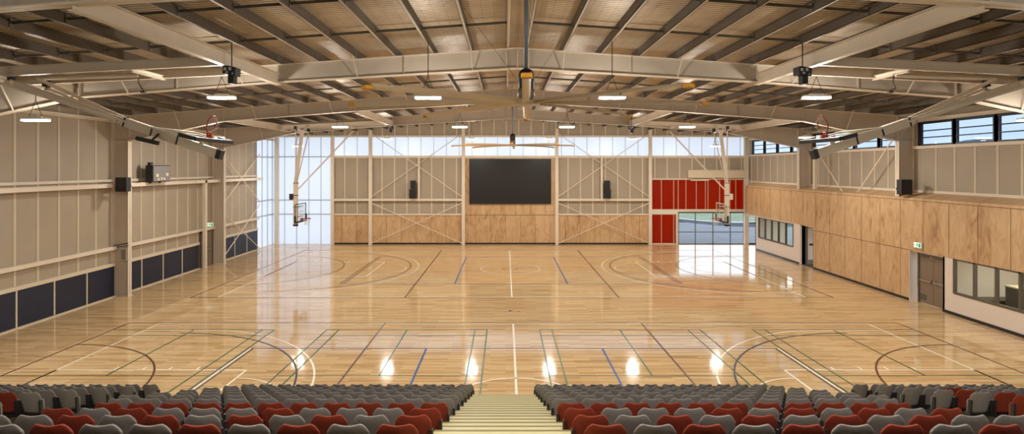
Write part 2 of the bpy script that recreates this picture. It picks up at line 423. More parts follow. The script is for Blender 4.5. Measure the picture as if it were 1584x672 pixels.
def rb(r):   # rafter underside
    P = [(0, 9.32), (7.6, 8.885), (13.9, 8.40), (18.45, 7.45)]
    for (a, b), (c, d) in zip(P, P[1:]):
        if r <= c: return b+(d-b)*(r-a)/(c-a)
    return P[-1][1]
def rt(r): return 9.985-.07*r
FRAMES = [0.2, 9.3, 17.8, 26.9, 36.0, 44.8]
for i, fy in enumerate(FRAMES[:5]):
    mb = MB(); rs = [0, 7.6, 13.9, 18.45]
    for sg in (-1, 1):
        for a, b in zip(rs, rs[1:]):
            X = lambda r: CX+sg*r
            mb.prism([(X(a), rb(a)), (X(b), rb(b)), (X(b), rt(b)), (X(a), rt(a))], 'y', fy-.012, fy+.012, 1)
            mb.prism([(X(a), rb(a)), (X(b), rb(b)), (X(b), rb(b)+.028), (X(a), rb(a)+.028)], 'y', fy-.12, fy+.12, 0)
            mb.prism([(X(a), rt(a)-.025), (X(b), rt(b)-.025), (X(b), rt(b)), (X(a), rt(a))], 'y', fy-.12, fy+.12, 0)
        for r in (.35, 7.6, 13.9, 18.42):
            mb.box(CX+sg*r-.01, CX+sg*r+.01, fy-.11, fy+.11, rb(r)+.02, rt(r)-.02, 0)
        for r in (3.6, 10.8): mb.box(CX+sg*r-.008, CX+sg*r+.008, fy-.1, fy+.0, rb(r)+.02, rt(r)-.02, 1)
    mb.box(CX-.012, CX+.012, fy-.12, fy+.12, rb(0), rt(0), 0)
    rf = struct('ceiling_beam', mb, ['steel', 'web'])
    for sg in (-1, 1):
        for k in (0, 3, 6, 9, 12):
            r = 1.43+1.21*k
            for d in ((-1, 1) if i < 5 else (-1,)):
                x_ = CX+sg*r
                MB().bar((x_, fy+d*.11, rb(r)+.02), (x_+.02*sg, fy+d*.62, rt(r)+.02), .05, .012, (1, 0, 0)).build('fly_brace', 'steel', rf)
        # columns
        xi = CX+sg*18.45; xo = CX+sg*19.2; c = MB()
        c.box(xi, xo, fy-.012, fy+.012, 0, rt(19), 1)
        c.box(xi, xi+sg*.028, fy-.13, fy+.13, 0, 7.45, 0); c.box(xo-sg*.028, xo, fy-.13, fy+.13, 0, rt(19.2), 0)
        c.box(xi, xo, fy-.12, fy+.12, 7.43, 7.455, 0); c.box(xi-sg*.05, xo, fy-.16, fy+.16, 0, .02, 0)
        c.prism([(xi, 7.45), (xi+sg*.03, 7.45), (xo, rt(19.2)-.1), (xo-sg*.03, rt(19.2)-.1)], 'y', fy-.05, fy-.012, 0)
        struct('wall_column', c, ['steel', 'web'])

# purlins
PR = [.27]+[1.43+1.21*k for k in range(15)]
for sg in (-1, 1):
    for r in PR:
        if r > 18.9: continue
        x_ = CX+sg*r; zb = rt(r)+.005; zt = roof_z(x_)-.005; mb = MB()
        m_ = 0
        mb.box(x_-.006, x_+.006, YF, YB, zb, zt, 0)
        mb.box(x_-.006, x_+sg*.075, YF, YB, zb, zb+.012, 1); mb.box(x_-.006, x_+sg*.075, YF, YB, zt-.012, zt, 0)
        mb.box(x_+sg*.065, x_+sg*.075, YF, YB, zb, zb+.03, 0)
        for fy in FRAMES: mb.box(x_-.01, x_+.01, fy-.5, fy+.5, zb-.0, zt, 0)
        struct('ceiling_purlin_beam', mb, ['galv' if r > .5 else 'steel', 'web' if r < 8 else 'galv'])
# bridging strips between purlins, two per bay
for a, b in zip(FRAMES, FRAMES[1:]):
    for t in (1/3, 2/3):
        y_ = a+(b-a)*t; mb = MB()
        for sg in (-1, 1):
            for r0, r1 in zip(PR, PR[1:]):
                if r1 > 18.9: continue
                X0, X1 = CX+sg*r0, CX+sg*r1; z0 = rt(r0)+.11; z1 = rt(r1)+.11
                mb.bar((X0, y_, z0), (X1, y_, z1), .012, .06, (0,0,1)); mb.bar((X0, y_, z0+.03), (X1, y_, z1+.03), .035, .008, (0,0,1))
            for r in PR: 
                if r < 18.9: mb.box(CX+sg*r-.02, CX+sg*r+.02, y_-.05, y_+.05, rt(r)+.02, rt(r)+.2)
        struct('ceiling_bridging_strip', mb, 'bridge')

def ibeam(p, q, d, w=.15, mat_=('steel', 'steel'), name='ceiling_beam'):
    p = Vector(p); q = Vector(q); mb = MB()
    mb.bar(p, q, .012, d, (0,0,1), 1); o = Vector((0,0,d/2))
    mb.bar(p-o, q-o, w, .02, (0,0,1), 0); mb.bar(p+o, q+o, w, .02, (0,0,1), 0)
    return struct(name, mb, list(mat_))
# longitudinal beams in the two hoop bays, cross beams that carry the hoops
ZL = 8.98
for (y0, y1, cy) in ((9.3, 17.8, NEAR), (26.9, 36.0, FAR)):
    for sg in (-1, 1):
        xb = CX+sg*7.6; ibeam((xb, y0+.02, ZL), (xb, y1-.02, ZL), .34, .17)
        xo = CX+sg*14.1; ibeam((xo, y0+.02, 8.60), (xo, y1-.02, 8.60), .30, .15)
        for dy in (-.22, 1.15):
            ibeam((xb, cy+dy, 8.93), (xo, cy+dy, 8.61), .22, .13)
        xs = CX+sg*10.0; ibeam((xs, cy-.22, 8.70), (xs, cy+1.15, 8.70), .10, .10)
# eave strut lines
for sg, xw in ((-1, WL+.12), (1, WR-.12)):
    ibeam((xw, YF, 8.40), (xw, YB, 8.40), .14, .1, name='ceiling_beam')

# ------------------------------------------------------------------ walls
# left wall: panels with joint battens
w = MB(); w.box(WL-.12, WL, YF, 42.2, 0, 8.9, 0)
y = 21.4
while y > YF: y -= 1.06
while y < 42.1:
    if y > YF+.1:
        w.box(WL, WL+.02, y-.045, y-.008, 1.6, 8.8, 1); w.box(WL, WL+.02, y+.008, y+.045, 1.6, 8.8, 1)
    y += 1.06
wall_left = struct('wall_left', w, ['panel', 'batten'])
w = MB(); w.box(WL-.06, WL-.02, 42.2, YB, 0, 8.9, 0); 
struct('wall_left_translucent', w, 'poly', wall_left)
w = MB()
for yy in (42.2, 43.17, 44.14, 45.05): w.box(WL-.02, WL+.03, yy-.03, yy+.03, 0, 8.9)
for z in (2.42, 3.6, 7.0): w.box(WL-.02, WL+.05, 42.2, YB, z-.05, z+.05)
struct('wall_left_mullion', w, 'mull', wall_left)
bays = [(FRAMES[i]+.14, FRAMES[i+1]-.14) for i in range(5)]
for i, (a, b) in enumerate(bays):
    b2 = b if i < 4 else 42.2
    g = MB()
    g.box(WL+.02, WL+.10, a, b2, 5.50, 5.62)
    g.box(WL+.30, WL+.48, a-.1, b2+.1, 5.24, 5.42)
    g.box(WL+.02, WL+.20, a, b2, 2.26, 2.42)
    struct('wall_girt_beam', g, 'steel')
    s_ = MB(); s_.box(WL, WL+.14, a, b2 if i != 3 else 34.15, 1.47, 1.62); s_.box(WL, WL+.17, a, b2 if i != 3 else 34.15, 0, .05)
    struct('trim_%d' % (i+1), s_, 'batten')
    # navy pads
    yy = b2-.02 if i != 3 else 34.1; step = 1.8
    while yy-.3 > a and yy > 6:
        lo = max(a, yy-step+.06)
        MB().box(WL+.01, WL+.10, lo, yy, .06, 1.46).build('wall_navy_panel', 'navy', wall_left, bevel=.015)
        MB().box(WL+.01, WL+.12, lo-.06, lo, .05, 1.47).build('wall_pad_joint_strip', 'batten', wall_left)
        yy -= step
# door in left wall with post
d = empty('door_1', (WL, 35.0, 0), 'structure')
MB().box(WL+.02, WL+.07, 34.45, 35.7, 0, 2.15).build('door_leaf', 'bronze', d)
MB().box(WL+.0, WL+.10, 34.33, 34.45, 0, 2.25).box(WL, WL+.10, 35.7, 35.8, 0, 2.25).box(WL, WL+.10, 34.33, 35.8, 2.15, 2.26).build('door_frame', 'bronze_dark', d)
MB().box(WL+.07, WL+.15, 34.6, 35.5, 1.0, 1.06).box(WL+.07, WL+.13, 35.4, 35.5, .95, 1.15).build('push_bar', 'chrome', d)
struct('wall_post_column', MB().box(WL+.3, WL+.48, 34.15, 34.33, 0, 5.4), 'steel')
# rod bracing helper
def brace(name, pairs, r=.03, parent=None):
    mb = MB()
    for p, q in pairs: mb.tube([p, q], r, 8)
    return struct(name, mb, 'steel', parent)
brace('wall_brace_beam', [((WL+.35, 36.2, 7.2), (WL+.35, 42.0, 3.6)), ((WL+.35, 36.2, 3.6), (WL+.35, 42.0, 7.2)),
      ((WL+.35, 36.2, 3.4), (WL+.35, 42.0, .1)), ((WL+.35, 36.2, .1), (WL+.35, 42.0, 3.4))])
brace('wall_brace_beam', [((19.0, 34.3, 7.35), (19.0, 31.5, 4.8)), ((19.0, 27.2, 7.8), (19.0, 30.2, 4.8))], .035)
struct('wall_post_column', MB().box(18.98, 19.16, 34.35, 34.53, 4.75, 7.35).box(18.98, 19.16, 33.3, 34.53, 7.3, 7.42), 'steel')

# back wall
YI = YB
w = MB()
XP = [-18.8, -13.9, -10.85, -3.39, 4.12, 11.62, 19.25]
panels = [(-13.9, 11.62)]
w.box(-13.9, 11.62, YB+.02, YB+.14, 2.35, 6.98, 0)
w.box(11.62, 19.6, YB+.02, YB+.14, 5.25, 6.98, 0)
w.box(-18.9, 20.6, YB+.02, YB+.14, 8.70, 10.3, 0)
x_ = -13.9
while x_ < 19.3:
    lo = 2.35 if x_ < 11.5 else 5.3
    if not (-3.39 < x_ < 4.1): w.box(x_-.10, x_-.02, YB-.01, YB+.02, lo, 6.98, 1); 
    w.box(x_-.08, x_-.0, YB-.01, YB+.02, 8.7, 10.0, 1)
    x_ += 1.0
wall_back = struct('wall_back', w, ['panel', 'batten'])
MB().box(WL, -13.95, YB+.03, YB+.07, 0, 8.70).box(-13.95, 19.3, YB+.03, YB+.07, 7.12, 8.70).build('wall_translucent_panel', 'poly', wall_back)
mu = MB()
x_ = -18.8
while x_ < -13.9: mu.box(x_-.02, x_+.02, YB-.03, YB+.03, 0, 8.65); x_ += .98
x_ = -13.0
while x_ < 19.3: mu.box(x_-.018, x_+.018, YB-.02, YB+.03, 7.12, 8.65); x_ += 1.03
for z in (2.42, 3.56, 7.05): mu.box(WL, -13.9, YB-.03, YB+.03, z-.04, z+.04)
mu.build('wall_mullion', 'mull', wall_back)
# corner post
struct('wall_corner_column', MB().box(-18.55, -18.25, YB-.25, YB, 0, 8.6), 'steel')
ply = MB(); ply.box(-13.86, -3.39, YB-.05, YB+.02, .12, 2.33); ply.box(4.12, 11.6, YB-.05, YB+.02, .12, 2.33)
ply.box(-3.39, 4.12, YB-.05, YB+.02, .12, 2.33); ply.box(-3.39, 4.12, YB-.05, YB+.02, 2.37, 6.95)
ply.build('wall_plywood_panel', 'ply_x', wall_back)
jn = MB(); x_ = -13.2
while x_ < 11.5: jn.box(x_-.01, x_+.01, YB-.054, YB-.05, .12, 2.33); x_ += 1.2
x_ = -2.8
while x_ < 4.1: jn.box(x_-.01, x_+.01, YB-.054, YB-.05, 2.37, 3.25); x_ += 1.2
jn.box(-3.39, 4.12, YB-.053, YB+.0, 2.33, 2.37)
jn.build('wall_panel_joint', 'joint', wall_back)
struct('baseboard_back', MB().box(-13.86, 11.6, YB-.07, YB+.0, 0, .12), 'rubber')
# posts and rails on the back wall
for x_ in XP[1:6]: struct('wall_post_column', MB().box(x_-.13, x_+.13, YB-.28, YB-.06, 0, 9.3 if abs(x_) < 12 else 8.7), 'steel')
struct('wall_post_column', MB().box(19.18, 19.50, YB-.28, YB-.02, 0, 9.0), 'steel')
for a, b in ((-13.9, -10.85), (-10.85, -3.39), (4.12, 11.62)):
    g = MB(); g.box(a+.13, b-.13, YB-.26, YB-.1, 3.50, 3.68); g.box(a+.13, b-.13, YB-.12, YB+.02, 2.34, 2.46)
    struct('wall_rail_beam', g, 'steel')
struct('wall_rail_beam', MB().box(-13.9, 19.2, YB-.12, YB+.02, 6.95, 7.14), 'steel')
struct('wall_rail_beam', MB().box(-18.8, 19.2, YB-.10, YB+.02, 8.64, 8.78), 'steel')
for a, b, pm in ((-10.85, -3.39, -6.95), (4.12, 11.62, 7.72)):
    yb = YB-.3; z1, z0, zt = 3.85, 3.35, 8.9
    brace('wall_brace_beam', [((a+.1, yb, z1), (b-.1, yb, zt)), ((a+.1, yb-.05, zt), (b-.1, yb-.05, z1)),
          ((a+.1, yb, z0), (b-.1, yb, .1)), ((a+.1, yb-.05, .1), (b-.1, yb-.05, z0))], .028)
    struct('wall_post_column', MB().box(pm-.08, pm+.08, YB-.24, YB-.05, 3.68, 6.95), 'steel')
# red polycarbonate bay and glazing
rp = MB(); rp.box(11.75, 19.2, YB+.0, YB+.05, 2.80, 5.22); rp.box(11.75, 13.75, YB+.0, YB+.05, .08, 2.42)
rp.build('wall_red_panel', 'red_poly', wall_back)
rm = MB()
for px in (1023, 1042, 1049, 1061, 1077, 1091, 1095, 1113, 1129, 1138):
    X = (px-782)/19.18; rm.box(X-.03, X+.03, YB-.03, YB+.0, 2.8, 5.22)
for px in (1023, 1042): 
    X = (px-782)/19.18; rm.box(X-.03, X+.03, YB-.03, YB+.0, .08, 2.42)
rm.build('wall_red_panel_mullion', 'mull_warm', wall_back)
g = MB(); g.box(11.75, 19.2, YB-.14, YB+.04, 2.62, 2.82); g.box(11.75, 13.9, YB-.08, YB+.04, 2.40, 2.56); g.box(11.75, 19.2, YB-.05, YB+.04, 5.2, 5.3)
g.box(11.75, 13.8, YB-.03, YB+.04, 0, .08); g.box(13.72, 13.9, YB-.1, YB+.04, 0, 2.5)
g.box(14.9, 16.3, YB-.25, YB-.02, 5.12, 5.22)
struct('wall_rail_beam', g, 'steel')
struct('wall_bulkhead', MB().box(14.65, 19.2, YB-.32, YB+.0, 5.35, 5.98), 'fascia')
wi = empty('window_1', (16.5, YB, 0), 'structure')
MB().box(13.9, 19.2, YB+.0, YB+.02, .06, 2.55).build('window_pane', 'glass', wi)
f = MB()
for X in (13.95, 15.3, 16.72, 18.12, 19.2): f.box(X-.03, X+.03, YB-.04, YB+.04, 0, 2.6)
f.box(13.9, 19.2, YB-.04, YB+.04, 0, .07); f.box(13.9, 19.2, YB-.04, YB+.04, 2.5, 2.62); f.box(13.9, 19.2, YB-.03, YB+.03, .95, 1.02)
f.build('window_frame', 'alu', wi)
wi = empty('window_2', (19.9, YB, 0), 'structure')
MB().box(19.5, 20.3, YB+.0, YB+.02, .06, 2.9).build('window_pane', 'glass', wi)
MB().box(19.5, 19.58, YB-.04, YB+.04, 0, 2.95).box(20.16, 20.36, YB-.04, YB+.04, 0, 2.95).box(19.5, 20.3, YB-.04, YB+.04, 0, .1).box(19.5, 20.3, YB-.04, YB+.04, 2.85, 2.95).box(19.58, 20.2, YB-.04, YB+.04, 1.68, 1.76).build('window_frame', 'win_frame', wi)

# front wall behind the camera
struct('wall_front', MB().box(WL-.1, WR+.1, YF-.15, YF, 0, 10.3), 'panel')

# right wall: upper panels, louvre windows
w = MB(); w.box(WR, WR+.12, YF, YB, 2.9, 7.15, 0); w.box(WR, WR+.12, YF, YB, 8.32, 8.95, 0)
y = 21.2
while y > YF: y -= 1.06
while y < 45:
    if y > YF+.2: w.box(WR-.02, WR, y-.045, y-.008, 4.7, 7.1, 1); w.box(WR-.02, WR, y+.008, y+.045, 4.7, 7.1, 1)
    y += 1.06
for fy in FRAMES: w.box(WR, WR+.12, fy-.35, fy+.35, 7.1, 8.4, 0)
wall_right = struct('wall_right', w, ['panel', 'batten'])
for i, (a, b) in enumerate(bays):
    struct('wall_girt_beam', MB().box(WR-.14, WR-.0, a, b, 7.06, 7.20).box(WR-.05, WR, a, b, 5.0, 5.12), 'steel')
wn = 3
for i, (a, b) in enumerate(bays):
    a0, b0 = a+.25, b-.25; n = 4; st = (b0-a0)/n
    for k in range(n):
        y0, y1 = a0+k*st, a0+(k+1)*st
        wi = empty('window_%d' % wn, (WR, (y0+y1)/2, 7.7), 'structure'); wn += 1
        f = MB()
        for q in (y0, y1): f.box(WR+.0, WR+.1, q-.075, q+.075, 7.2, 8.34)
        for q in (y0+.13, y1-.13): f.box(WR+.01, WR+.09, q-.03, q+.03, 7.2, 8.34)
        f.box(WR, WR+.1, y0, y1, 7.15, 7.28); f.box(WR, WR+.1, y0, y1, 8.22, 8.34)
        f.build('window_frame', 'win_frame', wi)
        for z in (7.585, 7.90): MB().box(WR-.01, WR+.10, y0+.1, y1-.1, z-.022, z+.022).build('window_louvre_bar', 'win_frame', wi)
        MB().box(WR+.05, WR+.06, y0+.1, y1-.1, 7.27, 8.23).build('window_pane', 'glass_tint', wi)

# right wall: timber clad box along the foot
XR = 18.75
w = MB()
w.box(XR, XR+.10, 34.1, 43.7, 2.57, 4.66, 0); w.box(XR, XR+.10, YF, 34.1, 2.37, 4.66, 0)
w.box(XR-.0, XR+.10, 26.0, 34.1, .12, 2.345, 0)
w.prism([(XR-.004, 4.66), (WR, 4.66), (WR, 5.02), (XR-.004, 4.78)], 'y', YF, 43.7, 0)
w.box(XR, WR, 43.64, 43.7, 2.57, 4.66, 0)
w.box(XR, XR+1.2, 34.06, 34.1, .12, 2.34, 0)
w.build('wall_plywood_panel', 'ply_y', wall_right)
j = MB(); y = 1.0
ys = []
yy = 42.5
while yy > 4:
    lo = .12 if 26.2 < yy < 34 else (2.57 if yy > 34.1 else 2.37)
    j.box(XR-.004, XR, yy-.01, yy+.01, lo, 4.66); yy -= 1.45
j.box(XR-.004, XR+.02, 26.0, 34.1, 2.345, 2.37); j.box(XR-.006, XR+.0, YF, 43.7, 4.65, 4.67)
j.build('wall_panel_joint', 'joint', wall_right)
# soffit and far recess
struct('trim_7', MB().box(XR, 21.0, 41.8, 43.7, 2.50, 2.57).box(20.36, 20.5, 41.8, YB, 0, 2.95).box(XR+.8, 21.0, 43.7, YB, 2.9, 2.98), 'white_wall')
# white walls with windows
def room_wall(y0, y1, wy0, wy1, z0, z1, nm, n_m, idx, base):
    w = MB(); top = base
    w.box(XR+.02, XR+.14, y0, wy0, .12, top); w.box(XR+.02, XR+.14, wy1, y1, .12, top)
    w.box(XR+.02, XR+.14, wy0, wy1, .12, z0); w.box(XR+.02, XR+.14, wy0, wy1, z1, top+.02)
    struct(nm, w, 'white_wall')
    wi = empty('window_%d' % idx, (XR, (wy0+wy1)/2, z0), 'structure')
    f = MB()
    for k in range(n_m+1):
        q = wy0+(wy1-wy0)*k/n_m; f.box(XR+.0, XR+.12, q-.045, q+.045, z0, z1)
    f.box(XR-.005, XR+.12, wy0, wy1, z0-.03, z0+.06); f.box(XR, XR+.12, wy0, wy1, z1-.06, z1)
    f.build('window_frame', 'bronze_dark', wi)
    MB().box(XR+.06, XR+.07, wy0, wy1, z0, z1).build('window_pane', 'glass_room', wi)
room_wall(35.75, 41.8, 36.5, 41.5, 1.0, 2.5, 'wall_right_far', 5, wn, 2.57)
room_wall(YF, 24.0, 13.4, 23.4, .92, 2.36, 'wall_right_near', 10, wn+1, 2.40)
struct('baseboard_right', MB().box(XR-.01, XR+.05, 26.0, 34.1, 0, .12).box(XR-.01, XR+.05, 35.75, 41.8, 0, .12).box(XR-.01, XR+.05, YF, 24.0, 0, .12), 'rubber')
# white returns of recesses
w = MB(); w.box(XR+.02, 19.1, 23.9, 24.0, 0, 2.4); w.box(XR+.004, 19.12, 25.97, 25.999, 0, 2.36)
w.box(XR+.02, 19.1, 35.65, 35.75, 0, 2.6); w.box(XR+.12, XR+.6, 26.0, 26.05, 2.3, 2.4); w.box(XR+.02, 21.0, 41.8, 41.9, 0, 2.6)
w.box(XR+.1, 19.4, 24.0, 26.0, 2.30, 2.40); w.box(XR+.1, 21.0, 34.1, 35.7, 2.50, 2.57); w.box(20.9, 21.0, 34.0, 35.8, 0, 2.6)
struct('trim_8', w, 'white_wall')
# double door
d = empty('door_2', (19.05, 24.9, 0), 'structure')
for a, b in ((24.06, 24.86), (24.90, 25.70)):
    lf = MB().box(19.04, 19.09, a, b, .01, 2.22).build('door_leaf', 'bronze', d)
    MB().box(18.96, 19.04, a+.08, b-.08, 1.02, 1.09).box(18.98, 19.04, (b-.14 if a < 24.5 else a+.06), (b-.06 if a < 24.5 else a+.14), .98, 1.16).build('push_bar', 'chrome', lf)
    MB().box(19.0, 19.04, a+.25, b-.1, 2.12, 2.18).build('door_closer', 'bronze_dark', lf)
MB().box(19.03, 19.1, 25.3, 25.68, .15, .42).build('kick_grille', 'bronze_dark', d)
MB().box(19.0, 19.12, 24.0, 24.06, 0, 2.3).box(19.0, 19.12, 25.70, 25.80, 0, 2.3).box(19.0, 19.12, 24.0, 25.8, 2.22, 2.3).build('door_frame', 'bronze_dark', d)
# single far door
d = empty('door_3', (19.7, 35.7, 0), 'structure')
lf = MB().box(19.26, 20.2, 35.66, 35.72, .01, 2.40).build('door_leaf', 'fascia', d)
MB().box(19.38, 19.58, 35.58, 35.66, 1.22, 1.34).build('door_handle', 'black', lf)
MB().box(19.3, 20.15, 35.645, 35.66, .03, .30).build('kick_plate', 'bronze', lf)
MB().box(19.1, 19.26, 35.62, 35.75, 0, 2.5).box(19.26, 20.4, 35.62, 35.75, 2.40, 2.5).build('door_frame', 'bronze_dark', d)
# rooms behind the windows
w = MB(); w.box(22.6, 22.7, YF, 24.0, 0, 2.9); w.box(XR+.14, 22.7, 23.9, 24.0, 0, 2.9); w.box(XR+.14, 22.7, YF, 24.0, 2.8, 2.9); 
w.box(XR+.14, 22.7, 11.9, 12.0, 0, 2.9)
struct('wall_room', w, 'white_wall')
struct('floor_room', MB().box(XR+.1, 22.7, YF, 24.0, -.05, .02).box(XR+.1, 22.7, 34.0, 42.0, -.05, .02), 'carpet')
w = MB(); w.box(XR+.14, 22.7, 35.65, 35.75, 0, 2.9); w.box(XR+.14, 22.7, 35.7, 41.9, 2.8, 2.9); w.box(22.6, 22.7, 35.7, 41.8, 0, .9); w.box(22.6, 22.7, 35.7, 41.8, 2.4, 2.9)
struct('wall_room_far', w, 'white_wall')
bn = thing('bench', (20.8, 23.5, .02), 'dark low bench across the end of the room behind the long window', 'bench')
MB().box(19.0, 22.5, 23.2, 23.85, .02, .62).build('bench_body', 'carpet', bn); MB().box(18.98, 22.52, 23.16, 23.87, .62, .66).build('bench_top', 'bronze_dark', bn)
k = thing('storage_cabinet', (21.1, 22.3, .02), 'dark waist-high cabinet standing in the room behind the long window', 'cabinet')
MB().box(20.2, 22.0, 22.0, 22.6, .02, 1.38).build('cabinet_body', 'carpet', k); MB().box(20.16, 22.04, 21.96, 22.62, 1.38, 1.43).build('cabinet_top', 'fascia', k)

# ------------------------------------------------------------------ outdoors
gmb = MB(); gmb.box(-250, 500, -120, 500, -.30, -.16)
struct('ground', gmb, 'grass')
struct('ground_concrete', MB().box(-60, 60, YB+.15, 64, -.16, -.10).box(-60, WL-.4, -30, 60, -.16, -.10), 'concrete')
ap = MB(); kb = MB()
n = 40
def edge(t, off): 
    x = -10+60*t; y = 82-(x-14)*1.15+.022*(x-14)**2 if x < 40 else 82-30+14.9
    return x, y+off
va = []; vk = []
for i in range(n+1):
    t = i/n; x = -10+60*t; yk = 63.5+(.22*(26-x)**2 if x < 26 else .01*(x-26)**2)
    va += [(x, 59.0+(yk-63.5)*.8, -.095), (x, yk, -.095)]; vk += [(x, yk, -.09), (x, yk+.5, -.02)]
yg = 63.5
ap.add(va, [(2*i, 2*i+1, 2*i+3, 2*i+2) for i in range(n)]); kb.add(vk, [(2*i, 2*i+1, 2*i+3, 2*i+2) for i in range(n)])
struct('road', ap, 'asphalt'); struct('kerb', kb, 'kerb')
h = MB(); vs = []; fs = []; n = 60
for i in range(n+1):
    t = i/n; y = -50+600*t; x = 420-120*t
    z = 25+5*math.sin(t*7)+5*math.sin(t*17+1)+2*math.sin(t*41)
    vs += [(x, y, -2), (x+40, y, z), (x+90, y, -2)]
for i in range(n): a = 3*i; fs += [(a, a+3, a+4, a+1), (a+1, a+4, a+5, a+2)]
h.add(vs, fs); struct('hill', h, 'hill', smooth=True)

# ------------------------------------------------------------------ seats
def seat_meshes(fab):
    """rows of tip-up seats seen from behind"""
    W, H = .40, .44; nu, nv = 18, 12
    front = []; back = []
    def outline(u, v):
        # u -1..1, v 0..1 ; rounded upper corners, shallow dip in the top edge
        t = abs(u); half = W/2*(1-.05*(1-v)-.03*max(0, v-.7)/.3)
        tp = H-.014*(1-min(1, t/.6)**2)**1.2
        if t > .55: tp -= .085*((t-.55)/.45)**2.1
        return half*u, tp*v
    mb = MB(); vs = []; fs = []
    for side in (0, 1):
        for iv in range(nv+1):
            for iu in range(nu+1):
                u = math.sin((-1+2*iu/nu)*PI/2); v = 1-(1-iv/nv)**1.6; x, z = outline(u, v)
                e = max(abs(u), v)**12
                base = .035*u**2-.10*v
                y = base+(-.012*(1-e) if not side else .030*(1-e)+.016)
                vs.append((x, y+.0, z))
    w_ = nu+1; o_ = w_*(nv+1)
    for iv in range(nv):
        for iu in range(nu):
            a = iv*w_+iu; fs.append((a, a+1, a+w_+1, a+w_)); b = o_+a; fs.append((b, b+w_, b+w_+1, b+1))
    for iu in range(nu):
        fs.append((iu, o_+iu, o_+iu+1, iu+1)); a = nv*w_+iu; fs.append((a, a+1, o_+a+1, o_+a))
    for iv in range(nv):
        a = iv*w_; fs.append((a, a+w_, o_+a+w_, o_+a)); b = a+nu; fs.append((b, o_+b, o_+b+w_, b+w_))
    mb.add(vs, fs); mb.xform(lambda v: Vector((v.x, v.y+.11, v.z+.31)))
    B = mb.mesh('backrest', fab, True)
    # tipped-up cushion in front of the back
    c = MB(); vs = []; fs = []
    prof = [(-.19, 0), (-.2, .03), (-.2, .3), (-.17, .36), (0, .375), (.17, .36), (.2, .3), (.2, .03), (.19, 0)]
    c.prism([(x*.86, z*.72+.30) for x, z in prof], 'y', .125, .19)
    C = c.mesh('seat_cushion', fab, False, bevel=.012)
    a = MB(); a.prism([(.06, .27), (.13, .27), (.10, .58), (.035, .58)], 'x', -.016, .016); a.box(-.011, .011, .06, .2, .27, .31)
    A = a.mesh('side_bracket', 'seat_dark')
    l = MB(); l.box(-.17, .17, .10, .16, .24, .30); l.box(-.03, .03, .1, .16, .02, .26); l.box(-.1, .1, .06, .22, .0, .02)
    Lm = l.mesh('seat_leg', 'seat_dark')
    return B, C, A, Lm
SM = {k: seat_meshes(f) for k, f in (('G', 'seat_grey'), ('R', 'seat_red'))}
protos = {}
def make_seat(kind):
    B, C, A, Lm = SM[kind]; r = bpy.data.objects.new('stadium_seat', None); COL.objects.link(r); r.empty_display_size = .1
    for nm, me, x in (('backrest', B, 0), ('seat_cushion', C, 0), ('side_bracket', A, -.192), ('side_bracket', A, .192), ('seat_leg', Lm, 0)):
        o = bpy.data.objects.new(nm, me); COL.objects.link(o); o.parent = r; o.location = (x, 0, 0)
        if nm == 'side_bracket': o['label'] = 'black side bracket'
    return r
def dup(root):
    r = root.copy(); COL.objects.link(r)
    for ch in list(root.children):
        c = ch.copy(); COL.objects.link(c); c.parent = r
    return r
PITCH = .455
ORDN = ['first', 'second', 'third', 'fourth', 'fifth', 'sixth', 'seventh', 'eighth', 'ninth', 'tenth', 'eleventh', 'twelfth', 'thirteenth', 'fourteenth']
def rowy(n): return 5.09+.89*n
def top(n): return 3.83-.308*n
def place(kind, x, n, label, group):
    if kind not in protos: protos[kind] = make_seat(kind); o = protos[kind]
    else: o = dup(protos[kind])
    o.location = (x, rowy(n), top(n)-.75)
    o['label'] = label; o['category'] = 'seat'; o['group'] = group
pat_l = {0: 'RGRGRGGRGRG', 1: 'RGRGRGRGRGG', 2: 'RGGGRGGGRGR', 3: 'R'*11, 4: 'G'*12}
pat_r = {0: 'RGRGRGRGRGR', 1: 'RGRGRGRGRGG', 2: 'RGGGRGRGRGR', 3: 'R'*11, 4: 'G'*12}
ROWN = lambda n: ORDN[10-n]
CN = {'G': 'grey', 'R': 'red'}
for n in range(11):
    for sg, P, side in ((-1, pat_l, 'scoreboard'), (1, pat_r, 'timber')):
        p = P.get(n, 'G'*13)
        x0 = -.795 if sg < 0 else .72
        for i, c in enumerate(p):
            x = x0+sg*(.2+PITCH*i)
            lab = '%s tip-up seat, %s from central steps on the %s side, %s row from court' % (CN[c], ORDN[i], side, ROWN(n))
            place(c, x, n, lab, '%s seats of the middle blocks' % CN[c])
side_counts = {5: 1, 6: 2, 7: 4, 8: 6, 9: 7, 10: 9}
red_side = {(-1, 6, 1), (1, 6, 1), (1, 7, 1), (1, 8, 2), (1, 5, 0)}
for n, cnt in side_counts.items():
    for sg, side in ((-1, 'scoreboard'), (1, 'timber')):
        for i in range(cnt):
            c = 'R' if (sg, n, i) in red_side else 'G'
            x = sg*(8.72+.2+PITCH*i)
            lab = '%s tip-up seat in outer block, %s side, %s from side steps, %s row from court' % (CN[c], side, ORDN[i], ROWN(n))
            place(c, x, n, lab, '%s seats of the outer blocks' % CN[c])

# platforms under the seats
def tread(n): return top(n)-.75
for (a, b, nm) in ((-6.85, -.86, 'a'), (.80, 6.78, 'b'), (-16.5, -8.72, 'c'), (8.72, 16.5, 'd')):
    pts = []; 
    n0 = -6 if nm in 'ab' else -6
    prof = [(rowy(n0)-.06, -.0)]
    for n in range(n0, 11):
        z = max(.001, tread(n)-.004)
        prof += [(rowy(n)-.06, z), (rowy(n)+.83, z)]
    prof += [(rowy(10)+.83, 0)]
    struct('floor_seating_platform', MB().prism(prof, 'x', a, b), 'tread')
